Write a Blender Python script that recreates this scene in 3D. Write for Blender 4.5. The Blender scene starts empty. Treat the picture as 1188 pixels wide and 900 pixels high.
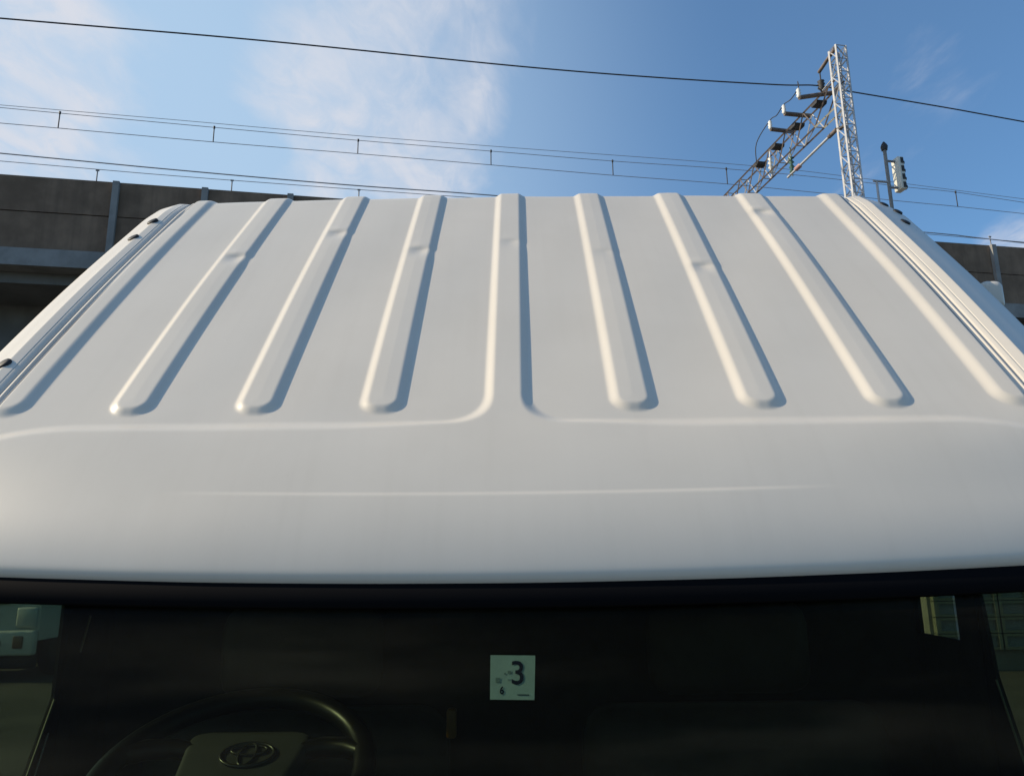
import bpy, bmesh, math, random
import numpy as np
from mathutils import Vector, Matrix

random.seed(7)
rng = np.random.default_rng(7)
S = bpy.context.scene
COL = S.collection
R = math.radians

# ------------------------------------------------------------------ camera
CAM_H = 1.25
PITCH, ROLL, FPX = R(12.5), R(0.65), 880.0          # focal length in pixels of the 1188 px wide photograph
cd = bpy.data.cameras.new("camera")
cam = bpy.data.objects.new("camera", cd)
COL.objects.link(cam)
S.camera = cam
cd.sensor_fit = 'HORIZONTAL'
cd.sensor_width = 36.0
cd.lens = 36.0 * FPX / 1188.0
cd.clip_start = 0.02
cd.clip_end = 5000
FW = Vector((0, math.cos(PITCH), math.sin(PITCH)))
UP0 = Vector((0, -math.sin(PITCH), math.cos(PITCH)))
RT0 = Vector((1, 0, 0))
RT = RT0 * math.cos(ROLL) - UP0 * math.sin(ROLL)
UP = UP0 * math.cos(ROLL) + RT0 * math.sin(ROLL)
CAM = Vector((0, 0, CAM_H))
m = Matrix((RT, UP, -FW)).transposed().to_4x4()
m.translation = CAM
cam.matrix_world = m

# ------------------------------------------------------------------ light
SUN_EL, SUN_AZ = R(31), R(-91)        # azimuth from +Y towards +X
SKY_STR, SUN_STR, EXPO = 0.13, 4.3, 0.2
sdir = Vector((math.sin(SUN_AZ) * math.cos(SUN_EL), math.cos(SUN_AZ) * math.cos(SUN_EL), math.sin(SUN_EL)))
sl = bpy.data.lights.new("sun", 'SUN')
sl.energy = SUN_STR
sl.angle = R(0.55)
sl.color = (1.0, 0.86, 0.64)
so = bpy.data.objects.new("sun", sl)
so.rotation_euler = (-sdir).to_track_quat('-Z', 'Y').to_euler()
so.location = (-30, 0, 30)
COL.objects.link(so)

S.view_settings.view_transform = 'Standard'
S.view_settings.look = 'None'
S.view_settings.exposure = EXPO
S.view_settings.gamma = 1.0
S.view_settings.use_curve_mapping = False


def ray(px, py):
    d = FW * 1.0 + RT * ((px - 594.0) / FPX) + UP * ((450.0 - py) / FPX)
    return d


W = bpy.data.worlds.new("World")
S.world = W
W.use_nodes = True
nt = W.node_tree
for n in list(nt.nodes):
    nt.nodes.remove(n)


class NT:
    """small node-graph helper"""
    def __init__(s, tree):
        s.t = tree

    def n(s, typ, ins=None, **kw):
        nd = s.t.nodes.new(typ)
        for k, v in kw.items():
            setattr(nd, k, v)
        for k, v in (ins or {}).items():
            s.set(nd.inputs[k], v)
        return nd

    def set(s, sock, v):
        if isinstance(v, bpy.types.NodeSocket):
            s.t.links.new(v, sock)
        else:
            sock.default_value = v

    def math(s, op, a, b=None, c=None, clamp=False):
        nd = s.t.nodes.new('ShaderNodeMath')
        nd.operation = op
        nd.use_clamp = clamp
        s.set(nd.inputs[0], a)
        if b is not None:
            s.set(nd.inputs[1], b)
        if c is not None:
            s.set(nd.inputs[2], c)
        return nd.outputs[0]

    def smooth(s, v, a, b, lo=0.0, hi=1.0):
        nd = s.t.nodes.new('ShaderNodeMapRange')
        nd.interpolation_type = 'SMOOTHSTEP'
        s.set(nd.inputs[0], v)
        for i, x in enumerate((a, b, lo, hi)):
            nd.inputs[1 + i].default_value = x
        return nd.outputs[0]

    def mix(s, f, a, b):
        nd = s.t.nodes.new('ShaderNodeMix')
        nd.data_type = 'RGBA'
        s.set(nd.inputs[0], f)
        s.set(nd.inputs[6], a)
        s.set(nd.inputs[7], b)
        return nd.outputs[2]


g = NT(nt)
sky = g.n('ShaderNodeTexSky', sky_type='NISHITA', sun_disc=False, sun_elevation=SUN_EL, sun_rotation=SUN_AZ,
          altitude=50.0, air_density=1.0, dust_density=1.0, ozone_density=2.2)
tc = g.n('ShaderNodeTexCoord')
dirv = tc.outputs['Generated']
sep = g.n('ShaderNodeSeparateXYZ', {0: dirv})
zc = g.math('MAXIMUM', sep.outputs[2], 0.06)
cx = g.math('DIVIDE', sep.outputs[0], zc)
cy = g.math('DIVIDE', sep.outputs[1], zc)
plane = g.n('ShaderNodeCombineXYZ', {0: cx, 1: cy, 2: 0.0}).outputs[0]
mp = g.n('ShaderNodeMapping', {0: plane, 2: (0, 0, R(25)), 3: (1.6, 0.75, 1)})
n1 = g.n('ShaderNodeTexNoise', {'Vector': mp.outputs[0], 'Scale': 1.7, 'Detail': 9.0, 'Roughness': 0.58, 'Distortion': 0.5})
n2 = g.n('ShaderNodeTexNoise', {'Vector': mp.outputs[0], 'Scale': 0.55, 'Detail': 3.0, 'Roughness': 0.5})
# cloud banks: (pixel direction, inner angle, outer angle, density)
banks = [((-15, 40), 0.5, 8.5, 1.0), ((440, 125), 1.0, 12.0, 0.66), ((500, 185), 0.5, 7.0, 0.5), ((350, 90), 0.5, 6.0, 0.2),
         ((150, 75), 0.3, 5.0, 0.35), ((545, 10), 0.5, 9.0, 0.6), ((1075, 80), 0.2, 3.2, 0.30), ((735, 40), 0.2, 4.0, 0.2),
         ((1190, 285), 0.4, 4.0, 0.7), ((-120, 260), 2.0, 20.0, 0.75)]
tot = g.math('MULTIPLY', n2.outputs[0], 0.25)
for (p, a, b, dns) in banks:
    d = ray(*p).normalized()
    dp = g.n('ShaderNodeVectorMath', {0: dirv, 1: tuple(d)}, operation='DOT_PRODUCT').outputs['Value']
    mk = g.smooth(dp, math.cos(R(b)), math.cos(R(a)), 0.0, dns)
    tot = g.math('ADD', tot, mk)
tot = g.math('MINIMUM', tot, 1.15)
fac = g.smooth(g.math('ADD', n1.outputs[0], g.math('MULTIPLY', tot, 0.40)), 0.66, 1.06, 0.0, 0.85)
n3 = g.n('ShaderNodeTexNoise', {'Vector': mp.outputs[0], 'Scale': 6.5, 'Detail': 8.0, 'Roughness': 0.6, 'Distortion': 0.8})
fac = g.math('MULTIPLY', fac, g.smooth(n3.outputs[0], 0.32, 0.62, 0.5, 1.0))
# thin milky veil of cirrus towards the low sun on the left
vd = ray(-500, 300).normalized()
vp = g.n('ShaderNodeVectorMath', {0: dirv, 1: tuple(vd)}, operation='DOT_PRODUCT').outputs['Value']
veil = g.smooth(vp, math.cos(R(68)), math.cos(R(28)), 0.13, 0.92)
hs = g.n('ShaderNodeHueSaturation', {'Saturation': 1.27, 'Value': 1.0, 'Color': sky.outputs[0]})
tint = g.n('ShaderNodeMix', {0: 1.0, 6: hs.outputs[0], 7: (1.0, 1.05, 1.06, 1)}, data_type='RGBA', blend_type='MULTIPLY')
veiled = g.mix(veil, tint.outputs[2], (3.05, 4.25, 5.6, 1))
clouded = g.mix(fac, veiled, (4.9, 4.95, 5.35, 1))
bg = g.n('ShaderNodeBackground', {'Color': clouded, 'Strength': SKY_STR})
wo = g.n('ShaderNodeOutputWorld', {'Surface': bg.outputs[0]})


# ------------------------------------------------------------------ materials
def mat(name, color, rough=0.6, metal=0.0, spec=0.5, noise=0.0, nscale=20.0, bump=0.0, bscale=80.0, coat=0.0, tint=None):
    M = bpy.data.materials.new(name)
    M.use_nodes = True
    t = M.node_tree
    b = t.nodes['Principled BSDF']
    g = NT(t)
    b.inputs['Roughness'].default_value = rough
    b.inputs['Metallic'].default_value = metal
    b.inputs['Specular IOR Level'].default_value = spec
    b.inputs['Coat Weight'].default_value = coat
    b.inputs['Coat Roughness'].default_value = 0.12
    c = (*color, 1)
    if noise > 0:
        co = g.n('ShaderNodeTexCoord').outputs['Object']
        nz = g.n('ShaderNodeTexNoise', {'Vector': co, 'Scale': nscale, 'Detail': 6.0, 'Roughness': 0.6})
        f = g.smooth(nz.outputs[0], 0.3, 0.7)
        lo = tint if tint else tuple(x * (1 - noise) for x in color)
        hi = tuple(min(1, x * (1 + noise * 0.6)) for x in color)
        t.links.new(g.mix(f, (*lo, 1), (*hi, 1)), b.inputs['Base Color'])
    else:
        b.inputs['Base Color'].default_value = c
    if bump > 0:
        co = g.n('ShaderNodeTexCoord').outputs['Object']
        nz = g.n('ShaderNodeTexNoise', {'Vector': co, 'Scale': bscale, 'Detail': 4.0})
        bp = g.n('ShaderNodeBump', {'Strength': bump, 'Distance': 0.01, 'Height': nz.outputs[0]})
        t.links.new(bp.outputs[0], b.inputs['Normal'])
    return M


def glass(name, tint, ior=1.3):
    M = bpy.data.materials.new(name)
    M.use_nodes = True
    t = M.node_tree
    for n in list(t.nodes):
        t.nodes.remove(n)
    g = NT(t)
    tr = g.n('ShaderNodeBsdfTransparent', {'Color': (*tint, 1)})
    gl = g.n('ShaderNodeBsdfGlossy', {'Color': (1, 1, 1, 1), 'Roughness': 0.03})
    fr = g.n('ShaderNodeFresnel', {'IOR': ior})
    gm = g.n('ShaderNodeNewGeometry')
    f = g.math('MULTIPLY', fr.outputs[0], g.math('SUBTRACT', 1.0, gm.outputs['Backfacing']))
    mx = g.n('ShaderNodeMixShader', {0: f, 1: tr.outputs[0], 2: gl.outputs[0]})
    g.n('ShaderNodeOutputMaterial', {'Surface': mx.outputs[0]})
    return M


# white car paint: thin dust film, faint orange-peel
def paint():
    M = bpy.data.materials.new("white_paint")
    M.use_nodes = True
    t = M.node_tree
    b = t.nodes['Principled BSDF']
    g = NT(t)
    co = g.n('ShaderNodeTexCoord').outputs['Object']
    a = g.n('ShaderNodeTexNoise', {'Vector': co, 'Scale': 5.0, 'Detail': 5.0, 'Roughness': 0.6})
    b2 = g.n('ShaderNodeTexNoise', {'Vector': co, 'Scale': 300.0, 'Detail': 3.0, 'Roughness': 0.7})
    mp = g.n('ShaderNodeMapping', {0: co, 3: (60, 3, 3)})
    st = g.n('ShaderNodeTexNoise', {'Vector': mp.outputs[0], 'Scale': 1.0, 'Detail': 4.0})
    f = g.math('ADD', g.smooth(a.outputs[0], 0.3, 0.75, 0, 0.55), g.smooth(st.outputs[0], 0.45, 0.8, 0, 0.25))
    f = g.math('ADD', f, g.smooth(b2.outputs[0], 0.6, 0.75, 0, 0.3), clamp=True)
    t.links.new(g.mix(f, (0.660, 0.606, 0.528, 1), (0.605, 0.552, 0.475, 1)), b.inputs['Base Color'])
    b.inputs['Roughness'].default_value = 0.42
    b.inputs['Specular IOR Level'].default_value = 0.3
    b.inputs['Coat Weight'].default_value = 0.18
    b.inputs['Coat Roughness'].default_value = 0.15
    bp = g.n('ShaderNodeBump', {'Strength': 0.04, 'Distance': 0.002, 'Height': a.outputs[0]})
    t.links.new(bp.outputs[0], b.inputs['Normal'])
    return M


M_PAINT = paint()
M_RUBBER = mat("black_rubber", (0.018, 0.018, 0.020), 0.55, spec=0.3, noise=0.3)
M_SEAL = mat("seal_black", (0.004, 0.004, 0.005), 0.8, spec=0.06)
M_GROOVE = mat("grey_sealant", (0.30, 0.29, 0.28), 0.7, spec=0.2, noise=0.2)
M_INT = mat("interior_black", (0.020, 0.020, 0.018), 0.75, spec=0.15, noise=0.3, bump=0.1)
M_TRIM = mat("trim_grey", (0.050, 0.053, 0.050), 0.5, spec=0.35, noise=0.15, bump=0.05, bscale=900)
M_SEAT = mat("seat_vinyl", (0.032, 0.031, 0.027), 0.6, spec=0.25, noise=0.25, bump=0.15, bscale=300)
M_RIM = mat("rim_black", (0.007, 0.007, 0.007), 0.34, spec=0.24)
M_CHROME = mat("emblem_chrome", (0.05, 0.05, 0.045), 0.3, metal=0.5)
M_STICK = mat("sticker_film", (0.42, 0.50, 0.48), 0.5, spec=0.2, noise=0.06, nscale=120)
M_NAVY = mat("print_navy", (0.006, 0.010, 0.03), 0.5, spec=0.2)
M_PALE = mat("print_grey", (0.19, 0.24, 0.23), 0.5, spec=0.2)
M_ORANGE = mat("orange_plastic", (0.16, 0.075, 0.012), 0.5)
M_GLASS = glass("windscreen_glass", (0.66, 0.72, 0.65), 1.12)
# thin streaked dust film, added to put a warm sunlit haze on the windscreen
_t = M_GLASS.node_tree
_g = NT(_t)
_out = [n for n in _t.nodes if n.type == 'OUTPUT_MATERIAL'][0]
_surf = _out.inputs['Surface'].links[0].from_socket
_co = _g.n('ShaderNodeTexCoord').outputs['Object']
_mp = _g.n('ShaderNodeMapping', {0: _co, 3: (1.2, 9, 9)})
_nz = _g.n('ShaderNodeTexNoise', {'Vector': _mp.outputs[0], 'Scale': 2.2, 'Detail': 5.0, 'Roughness': 0.55})
_df = _g.n('ShaderNodeBsdfDiffuse', {'Color': (0.42, 0.36, 0.25, 1)})
_mx = _g.n('ShaderNodeMixShader', {0: _g.smooth(_nz.outputs[0], 0.40, 0.72, 0.004, 0.022), 1: _surf, 2: _df.outputs[0]})
_t.links.new(_mx.outputs[0], _out.inputs['Surface'])
M_SIDEG = glass("side_glass", (0.61, 0.65, 0.55), 1.2)
M_CONC = mat("weathered_concrete", (0.225, 0.155, 0.108), 0.9, spec=0.15, noise=0.28, nscale=0.9, bump=0.3, bscale=6)
_t = M_CONC.node_tree
_g = NT(_t)
_co = _g.n('ShaderNodeTexCoord').outputs['Object']
_mp = _g.n('ShaderNodeMapping', {0: _co, 3: (2.2, 2.2, 0.18)})
_nz = _g.n('ShaderNodeTexNoise', {'Vector': _mp.outputs[0], 'Scale': 1.6, 'Detail': 7.0, 'Roughness': 0.65})
_old = _t.nodes['Principled BSDF'].inputs['Base Color'].links[0].from_socket
_t.links.new(_g.mix(_g.smooth(_nz.outputs[0], 0.42, 0.72, 0.0, 0.38), _old, (0.085, 0.064, 0.05, 1)), _t.nodes['Principled BSDF'].inputs['Base Color'])
M_CONC2 = mat("pale_concrete", (0.27, 0.265, 0.255), 0.9, spec=0.15, noise=0.2, nscale=1.5, bump=0.2, bscale=8)
M_CONC3 = mat("dark_concrete", (0.17, 0.17, 0.165), 0.9, spec=0.1, noise=0.25, nscale=0.6)
M_STEEL = mat("galvanised_steel", (0.46, 0.46, 0.47), 0.55, metal=0.25, noise=0.15, nscale=3)
M_BROWN = mat("brown_steel", (0.17, 0.135, 0.115), 0.7, spec=0.3, noise=0.3, nscale=4)
M_WIRE = mat("wire_dark", (0.045, 0.045, 0.048), 0.6, spec=0.3)
M_WIREG = mat("wire_grey", (0.24, 0.24, 0.25), 0.6, spec=0.3)
M_PORC = mat("porcelain", (0.75, 0.74, 0.70), 0.3)
M_GREENI = mat("green_insulator", (0.05, 0.12, 0.09), 0.35)
M_RED = mat("red_paint", (0.42, 0.24, 0.22), 0.5)
M_SIGW = mat("signal_white", (0.68, 0.66, 0.58), 0.5, noise=0.1, nscale=5)
M_CREAM = mat("cream_paint", (0.62, 0.58, 0.45), 0.6, noise=0.15, nscale=5)
M_ASPH = mat("asphalt", (0.070, 0.068, 0.058), 0.9, spec=0.2, noise=0.3, nscale=1.2, bump=0.4, bscale=60)
M_LINE = mat("yellowish_strip", (0.55, 0.50, 0.26), 0.8, noise=0.25, nscale=8)
M_WHITE2 = mat("truck_white", (0.60, 0.61, 0.60), 0.4, noise=0.06, nscale=4, coat=0.3)
M_LAMP = mat("lamp_lens", (0.55, 0.56, 0.56), 0.15, spec=0.7)
M_AMBER = mat("amber_lens", (0.17, 0.10, 0.06), 0.25)
M_DARKG = mat("dark_glass", (0.02, 0.025, 0.028), 0.08, spec=0.6)
M_WALLB = mat("building_render", (0.20, 0.19, 0.16), 0.85, noise=0.2, nscale=1.5)
M_FRAME = mat("window_aluminium", (0.26, 0.25, 0.18), 0.5, metal=0.3)
M_PANE = mat("window_pane", (0.22, 0.25, 0.27), 0.12, spec=0.6)
M_LEAF = mat("leaf_green", (0.06, 0.09, 0.035), 0.7, noise=0.4, nscale=8)


# ------------------------------------------------------------------ object helpers
class MB:
    """collects shapes in world space, builds one mesh object"""
    def __init__(s):
        s.v, s.f, s.sm = [], [], []

    def add(s, verts, faces, smooth=False):
        o = len(s.v)
        s.v += [tuple(p) for p in verts]
        s.f += [tuple(i + o for i in f) for f in faces]
        s.sm += [smooth] * len(faces)
        return s

    def box(s, c, size, ax=None):
        c = Vector(c)
        ax = ax or (Vector((1, 0, 0)), Vector((0, 1, 0)), Vector((0, 0, 1)))
        h = [ax[i] * (size[i] / 2) for i in range(3)]
        vs = [c + h[0] * a + h[1] * b + h[2] * d for a in (-1, 1) for b in (-1, 1) for d in (-1, 1)]
        return s.add(vs, [(0, 1, 3, 2), (4, 6, 7, 5), (0, 4, 5, 1), (2, 3, 7, 6), (0, 2, 6, 4), (1, 5, 7, 3)])

    def rbox(s, c, size, r=0.02, ax=None, seg=3):
        """box with rounded edges"""
        bm = bmesh.new()
        bmesh.ops.create_cube(bm, size=1.0)
        for v in bm.verts:
            v.co = Vector((v.co.x * size[0], v.co.y * size[1], v.co.z * size[2]))
        bmesh.ops.bevel(bm, geom=list(bm.edges), offset=r, segments=seg, profile=0.5, affect='EDGES')
        ax = ax or (Vector((1, 0, 0)), Vector((0, 1, 0)), Vector((0, 0, 1)))
        c = Vector(c)
        bm.verts.index_update()
        vs = [c + ax[0] * v.co.x + ax[1] * v.co.y + ax[2] * v.co.z for v in bm.verts]
        fs = [tuple(v.index for v in f.verts) for f in bm.faces]
        bm.free()
        return s.add(vs, fs, True)

    def bar(s, a, b, r, n=6, smooth=True, r2=None):
        a, b = Vector(a), Vector(b)
        d = (b - a)
        if d.length < 1e-9:
            return s
        d.normalize()
        u = d.orthogonal().normalized()
        w = d.cross(u)
        r2 = r if r2 is None else r2
        vs = []
        for (p, rr) in ((a, r), (b, r2)):
            for k in range(n):
                t = 2 * math.pi * k / n + math.pi / n
                vs.append(p + u * (rr * math.cos(t)) + w * (rr * math.sin(t)))
        fs = [(k, (k + 1) % n, n + (k + 1) % n, n + k) for k in range(n)]
        s.add(vs, fs, smooth and n > 4)
        s.add(vs[:n], [tuple(range(n - 1, -1, -1))])
        s.add(vs[n:], [tuple(range(n))])
        return s

    def tube(s, pts, r, n=6, closed=False):
        pts = [Vector(p) for p in pts]
        N = len(pts)
        vs = []
        up = None
        for i, p in enumerate(pts):
            if closed:
                d = pts[(i + 1) % N] - pts[i - 1]
            else:
                d = pts[min(i + 1, N - 1)] - pts[max(i - 1, 0)]
            d.normalize()
            if up is None:
                up = d.orthogonal().normalized()
            u = (up - d * up.dot(d)).normalized()
            up = u
            w = d.cross(u)
            rr = r(i / max(1, N - 1)) if callable(r) else r
            for k in range(n):
                t = 2 * math.pi * k / n
                vs.append(p + u * (rr * math.cos(t)) + w * (rr * math.sin(t)))
        fs = []
        for i in range(N if closed else N - 1):
            j = (i + 1) % N
            for k in range(n):
                fs.append((i * n + k, i * n + (k + 1) % n, j * n + (k + 1) % n, j * n + k))
        s.add(vs, fs, True)
        if not closed:
            s.add(vs[:n], [tuple(range(n - 1, -1, -1))])
            s.add(vs[-n:], [tuple(range(n))])
        return s

    def lathe(s, a, axis, prof, n=10):
        """prof: (distance along axis, radius)"""
        a, d = Vector(a), Vector(axis).normalized()
        u = d.orthogonal().normalized()
        w = d.cross(u)
        vs = []
        for (h, r) in prof:
            for k in range(n):
                t = 2 * math.pi * k / n
                vs.append(a + d * h + u * (r * math.cos(t)) + w * (r * math.sin(t)))
        fs = []
        for i in range(len(prof) - 1):
            for k in range(n):
                fs.append((i * n + k, i * n + (k + 1) % n, (i + 1) * n + (k + 1) % n, (i + 1) * n + k))
        s.add(vs, fs, True)
        s.add(vs[:n], [tuple(range(n - 1, -1, -1))])
        s.add(vs[-n:], [tuple(range(n))])
        return s

    def prism(s, poly, off):
        """closed polygon (world points) extruded by vector off"""
        off = Vector(off)
        n = len(poly)
        a = [Vector(p) for p in poly]
        vs = a + [p + off for p in a]
        fs = [tuple(range(n - 1, -1, -1)), tuple(range(n, 2 * n))]
        fs += [(i, (i + 1) % n, n + (i + 1) % n, n + i) for i in range(n)]
        return s.add(vs, fs)

    def build(s, name, material, parent=None, kind=None, fix=True):
        base = ROOTLOC.get(parent.name, Vector((0, 0, 0))) if parent else Vector((0, 0, 0))
        me = bpy.data.meshes.new(name)
        me.from_pydata([tuple(Vector(p) - base) for p in s.v], [], s.f)
        me.polygons.foreach_set('use_smooth', s.sm)
        me.materials.append(material)
        if fix:
            bm = bmesh.new()
            bm.from_mesh(me)
            bmesh.ops.recalc_face_normals(bm, faces=bm.faces)
            bm.to_mesh(me)
            bm.free()
        o = bpy.data.objects.new(name, me)
        COL.objects.link(o)
        if parent:
            o.parent = parent
            ROOTLOC[o.name] = base
        if kind:
            o['kind'] = kind
        return o


ROOTLOC = {}


def thing(name, label, cat, loc, group=None):
    o = bpy.data.objects.new(name, None)
    o.empty_display_size = 0.1
    o.location = loc
    COL.objects.link(o)
    ROOTLOC[o.name] = Vector(loc)
    o['label'], o['category'] = label, cat
    if group:
        o['group'] = group
    return o


def tag(o, label, cat, group=None):
    o['label'], o['category'] = label, cat
    if group:
        o['group'] = group
    return o


def grid_mesh(name, P, material, parent, smooth=True):
    """P: numpy array rows x cols x 3 of world points"""
    base = ROOTLOC.get(parent.name, Vector((0, 0, 0))) if parent else Vector((0, 0, 0))
    r, c, _ = P.shape
    me = bpy.data.meshes.new(name)
    co = (P - np.array(base)).reshape(-1, 3).astype(np.float32)
    i = np.arange((r - 1) * (c - 1))
    a = (i // (c - 1)) * c + i % (c - 1)
    q = np.stack([a, a + 1, a + c + 1, a + c], 1).astype(np.int32)
    me.vertices.add(len(co))
    me.vertices.foreach_set('co', co.ravel())
    me.loops.add(q.size)
    me.loops.foreach_set('vertex_index', q.ravel())
    me.polygons.add(len(q))
    me.polygons.foreach_set('loop_start', np.arange(0, q.size, 4, dtype=np.int32))
    me.polygons.foreach_set('use_smooth', np.full(len(q), smooth))
    me.update(calc_edges=True)
    me.validate()
    me.materials.append(material)
    o = bpy.data.objects.new(name, me)
    COL.objects.link(o)
    if parent:
        o.parent = parent
        ROOTLOC[o.name] = base
    return o


def proj(p):
    d = Vector(p) - CAM
    z = d.dot(FW)
    return 594 + FPX * d.dot(RT) / z, 450 - FPX * d.dot(UP) / z


def hit(px, py, p0, nrm):
    d = ray(px, py)
    nrm = Vector(nrm)
    return CAM + d * ((Vector(p0) - CAM).dot(nrm) / d.dot(nrm))


def sstep(x):
    x = np.clip(x, 0, 1)
    return x * x * (3 - 2 * x)


# ------------------------------------------------------------------ ground
gb = MB()
gb.add([(-900, -600, 0), (900, -600, 0), (900, 1500, 0), (-900, 1500, 0)], [(0, 1, 2, 3)])
ground = gb.build('ground', M_ASPH, None, 'structure')

# ================================================================== viaduct
Z_TOP = 13.0
pL = hit(0, 201.5, (0, 0, Z_TOP), (0, 0, 1))
pR = hit(1188, 287, (0, 0, Z_TOP), (0, 0, 1))
WD = (pR - pL)
WD.z = 0
WD.normalize()                                  # along the viaduct, to the right
WN = Vector((WD.y, -WD.x, 0))                   # faces the camera
ZV = Vector((0, 0, 1))


def onwall(px, py, back=0.0):
    return hit(px, py, pL - WN * back, WN)


def wp(t, z, back=0.0):
    """point at distance t along the wall from the left picture edge"""
    p = pL + WD * t - WN * back
    return Vector((p.x, p.y, z))


def wt(px, py, back=0.0):
    return (onwall(px, py, back) - pL).dot(WD)


WAX = (WD, -WN, ZV)
z_seam = onwall(60, 247).z
z_bot = onwall(60, 291).z
z_led = onwall(60, 311.5).z
t0, t1 = wt(133, 240), wt(238, 228)
SPAN = t1 - t0
TMIN, TMAX = t0 - 3 * SPAN, wt(1188, 290) + 3 * SPAN
via = thing('railway_viaduct', 'long concrete railway viaduct with brown grey parapet panels behind the white truck', 'viaduct',
            wp(t0 + SPAN * 4, 0, 5))
k0 = -3
K = int((TMAX - t0) / SPAN) + 1
PW = 0.19
for row, (za, zb) in enumerate(((z_seam, Z_TOP), (z_bot, z_seam))):
    shared = None
    for k in range(k0, K):
        if k == -1:
            continue
        span = 2 if k == -2 else 1                 # the bay at the left picture edge has no pilaster in its middle
        L = SPAN * span - PW
        tc_ = t0 + k * SPAN + PW / 2 + L / 2
        dep = 0.22 + random.uniform(0, 0.02)
        MB().box(wp(tc_, (za + zb) / 2, dep / 2 + random.uniform(0, 0.015)), (L - 0.012, dep, zb - za - 0.03), WAX).build('parapet_panel', M_CONC, via)
for k in range(k0, K + 1):
    if k != -1 and not 1040 < proj(wp(t0 + k * SPAN, Z_TOP))[0] < 1128:
        MB().box(wp(t0 + k * SPAN, (Z_TOP - 0.02 + z_bot) / 2, 0.08), (PW, 0.4, Z_TOP - 0.02 - z_bot), WAX).build('pilaster', M_CONC2, via)
tp0 = wt(113, 200, 0.3)
tps = wt(269, 214, 0.3) - tp0
for k in range(-2, int((TMAX - tp0) / tps)):
    q = tp0 + k * tps
    MB().bar(wp(q, Z_TOP - 0.1, 0.3), wp(q, Z_TOP + 0.5, 0.3), 0.02, 6).bar(wp(q - .05, Z_TOP + 0.5, 0.3), wp(q + .05, Z_TOP + 0.5, 0.3), 0.028, 6).build('rail_post', M_WIREG, via)
tm, tl = (TMIN + TMAX) / 2, TMAX - TMIN
MB().box(wp(tm, (z_seam + Z_TOP) / 2 - 0.6, 0.5), (tl, 0.5, Z_TOP - z_bot - 0.5), WAX).build('parapet_core', M_CONC3, via)
nb = 12
for i in range(nb):
    L = tl / nb
    MB().box(wp(TMIN + L * (i + .5), (z_bot + z_led) / 2, 0.55), (L - 0.05, 1.4, z_bot - z_led - 0.02), WAX).build('edge_beam', M_CONC2, via)
MB().box(wp(tm, z_led + 0.1, 6), (tl, 11, 0.9), WAX).build('deck', M_CONC3, via)
MB().box(wp(tm, z_led - 1.2, 3.4), (tl, 1.2, 1.9), WAX).build('girder', M_CONC3, via)
npier = 7
for i in range(npier):
    t = TMIN + (i + 0.5) * tl / npier
    MB().box(wp(t, (z_led - 2.1) / 2, 5), (1.6, 5, z_led - 2.1), WAX).build('pier', M_CONC2, via)
MB().box(wp(tm, (z_led - 2.2) / 2, 6.4), (tl, 0.4, z_led - 2.2), WAX).build('infill_wall', M_CONC3, via)


def wire(name, pts, r, back, material, label, n=5):
    """polyline through pixel points lying on the vertical plane 'back' metres behind the parapet"""
    P = [onwall(x, y, back) for (x, y) in pts]
    # carry on straight past both picture edges
    P = [P[0] + (P[0] - P[1]).normalized() * 25] + P + [P[-1] + (P[-1] - P[-2]).normalized() * 25]
    # smooth resample
    Q = []
    for i in range(len(P) - 1):
        p0, p1, p2, p3 = P[max(i - 1, 0)], P[i], P[i + 1], P[min(i + 2, len(P) - 1)]
        for k in range(8):
            t = k / 8
            a = ((p1 * 2) + (p2 - p0) * t + (p0 * 2 - p1 * 5 + p2 * 4 - p3) * t * t + (p1 * 3 - p0 - p2 * 3 + p3) * t ** 3) * 0.5
            Q.append(a)
    Q.append(P[-1])
    root = thing(name, label, 'wire', Q[len(Q) // 2])
    MB().tube(Q, r, n).build('cable', material, root)
    return root


wire('parapet_cable', [(0, 178), (200, 197), (400, 214.5), (560, 226), (800, 246), (1083, 270.5), (1188, 282)], 0.022, 1.2, M_WIREG,
     'lowest dark cable running just above the viaduct parapet')
wire('guard_wire', [(0, 187), (200, 204), (400, 219), (700, 241), (1188, 281)], 0.012, 0.3, M_WIREG,
     'very thin wire strung on the short posts of the parapet')

# catenary over the tracks: messenger, contact wire and droppers
BK = 4.0
mess = [(0, 125), (69, 131.5), (248, 148), (415, 163), (569, 175.5), (710, 187), (842, 196), (941, 205), (1055, 217.5), (1108, 223), (1188, 235)]
cont = [(0, 143), (69, 149), (248, 165), (415, 178.5), (569, 191.5), (710, 203.5), (842, 213.5), (941, 223), (1055, 234.5), (1108, 239.5), (1188, 248)]
mw = wire('messenger_wire', mess, 0.013, BK, M_WIREG, 'upper wire of the overhead line pair joined by short droppers')
cw = wire('contact_wire', cont, 0.014, BK, M_WIREG, 'lower wire of the overhead line pair hanging on short droppers')
for (x, a, b) in ((69, 131, 149), (248, 148, 165), (415, 163, 178.5), (569, 175.5, 191.5), (710, 187, 203.5), (842, 196, 213.5), (1108, 223, 239.5)):
    p = onwall(x + .6, a, BK)
    q = onwall(x + .6, b, BK)
    q = Vector((p.x, p.y, q.z))
    MB().bar(p, q, 0.022, 5).bar(p - ZV * 0.05, p + ZV * 0.05, 0.04, 5).build('dropper', M_WIRE, cw)
wire('far_messenger_wire', [(0, 122), (200, 139), (400, 156.5), (600, 172), (867, 192), (1000, 207), (1188, 231)], 0.013, 9.0, M_WIREG,
     'thin far overhead wire just above the messenger wire')

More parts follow.
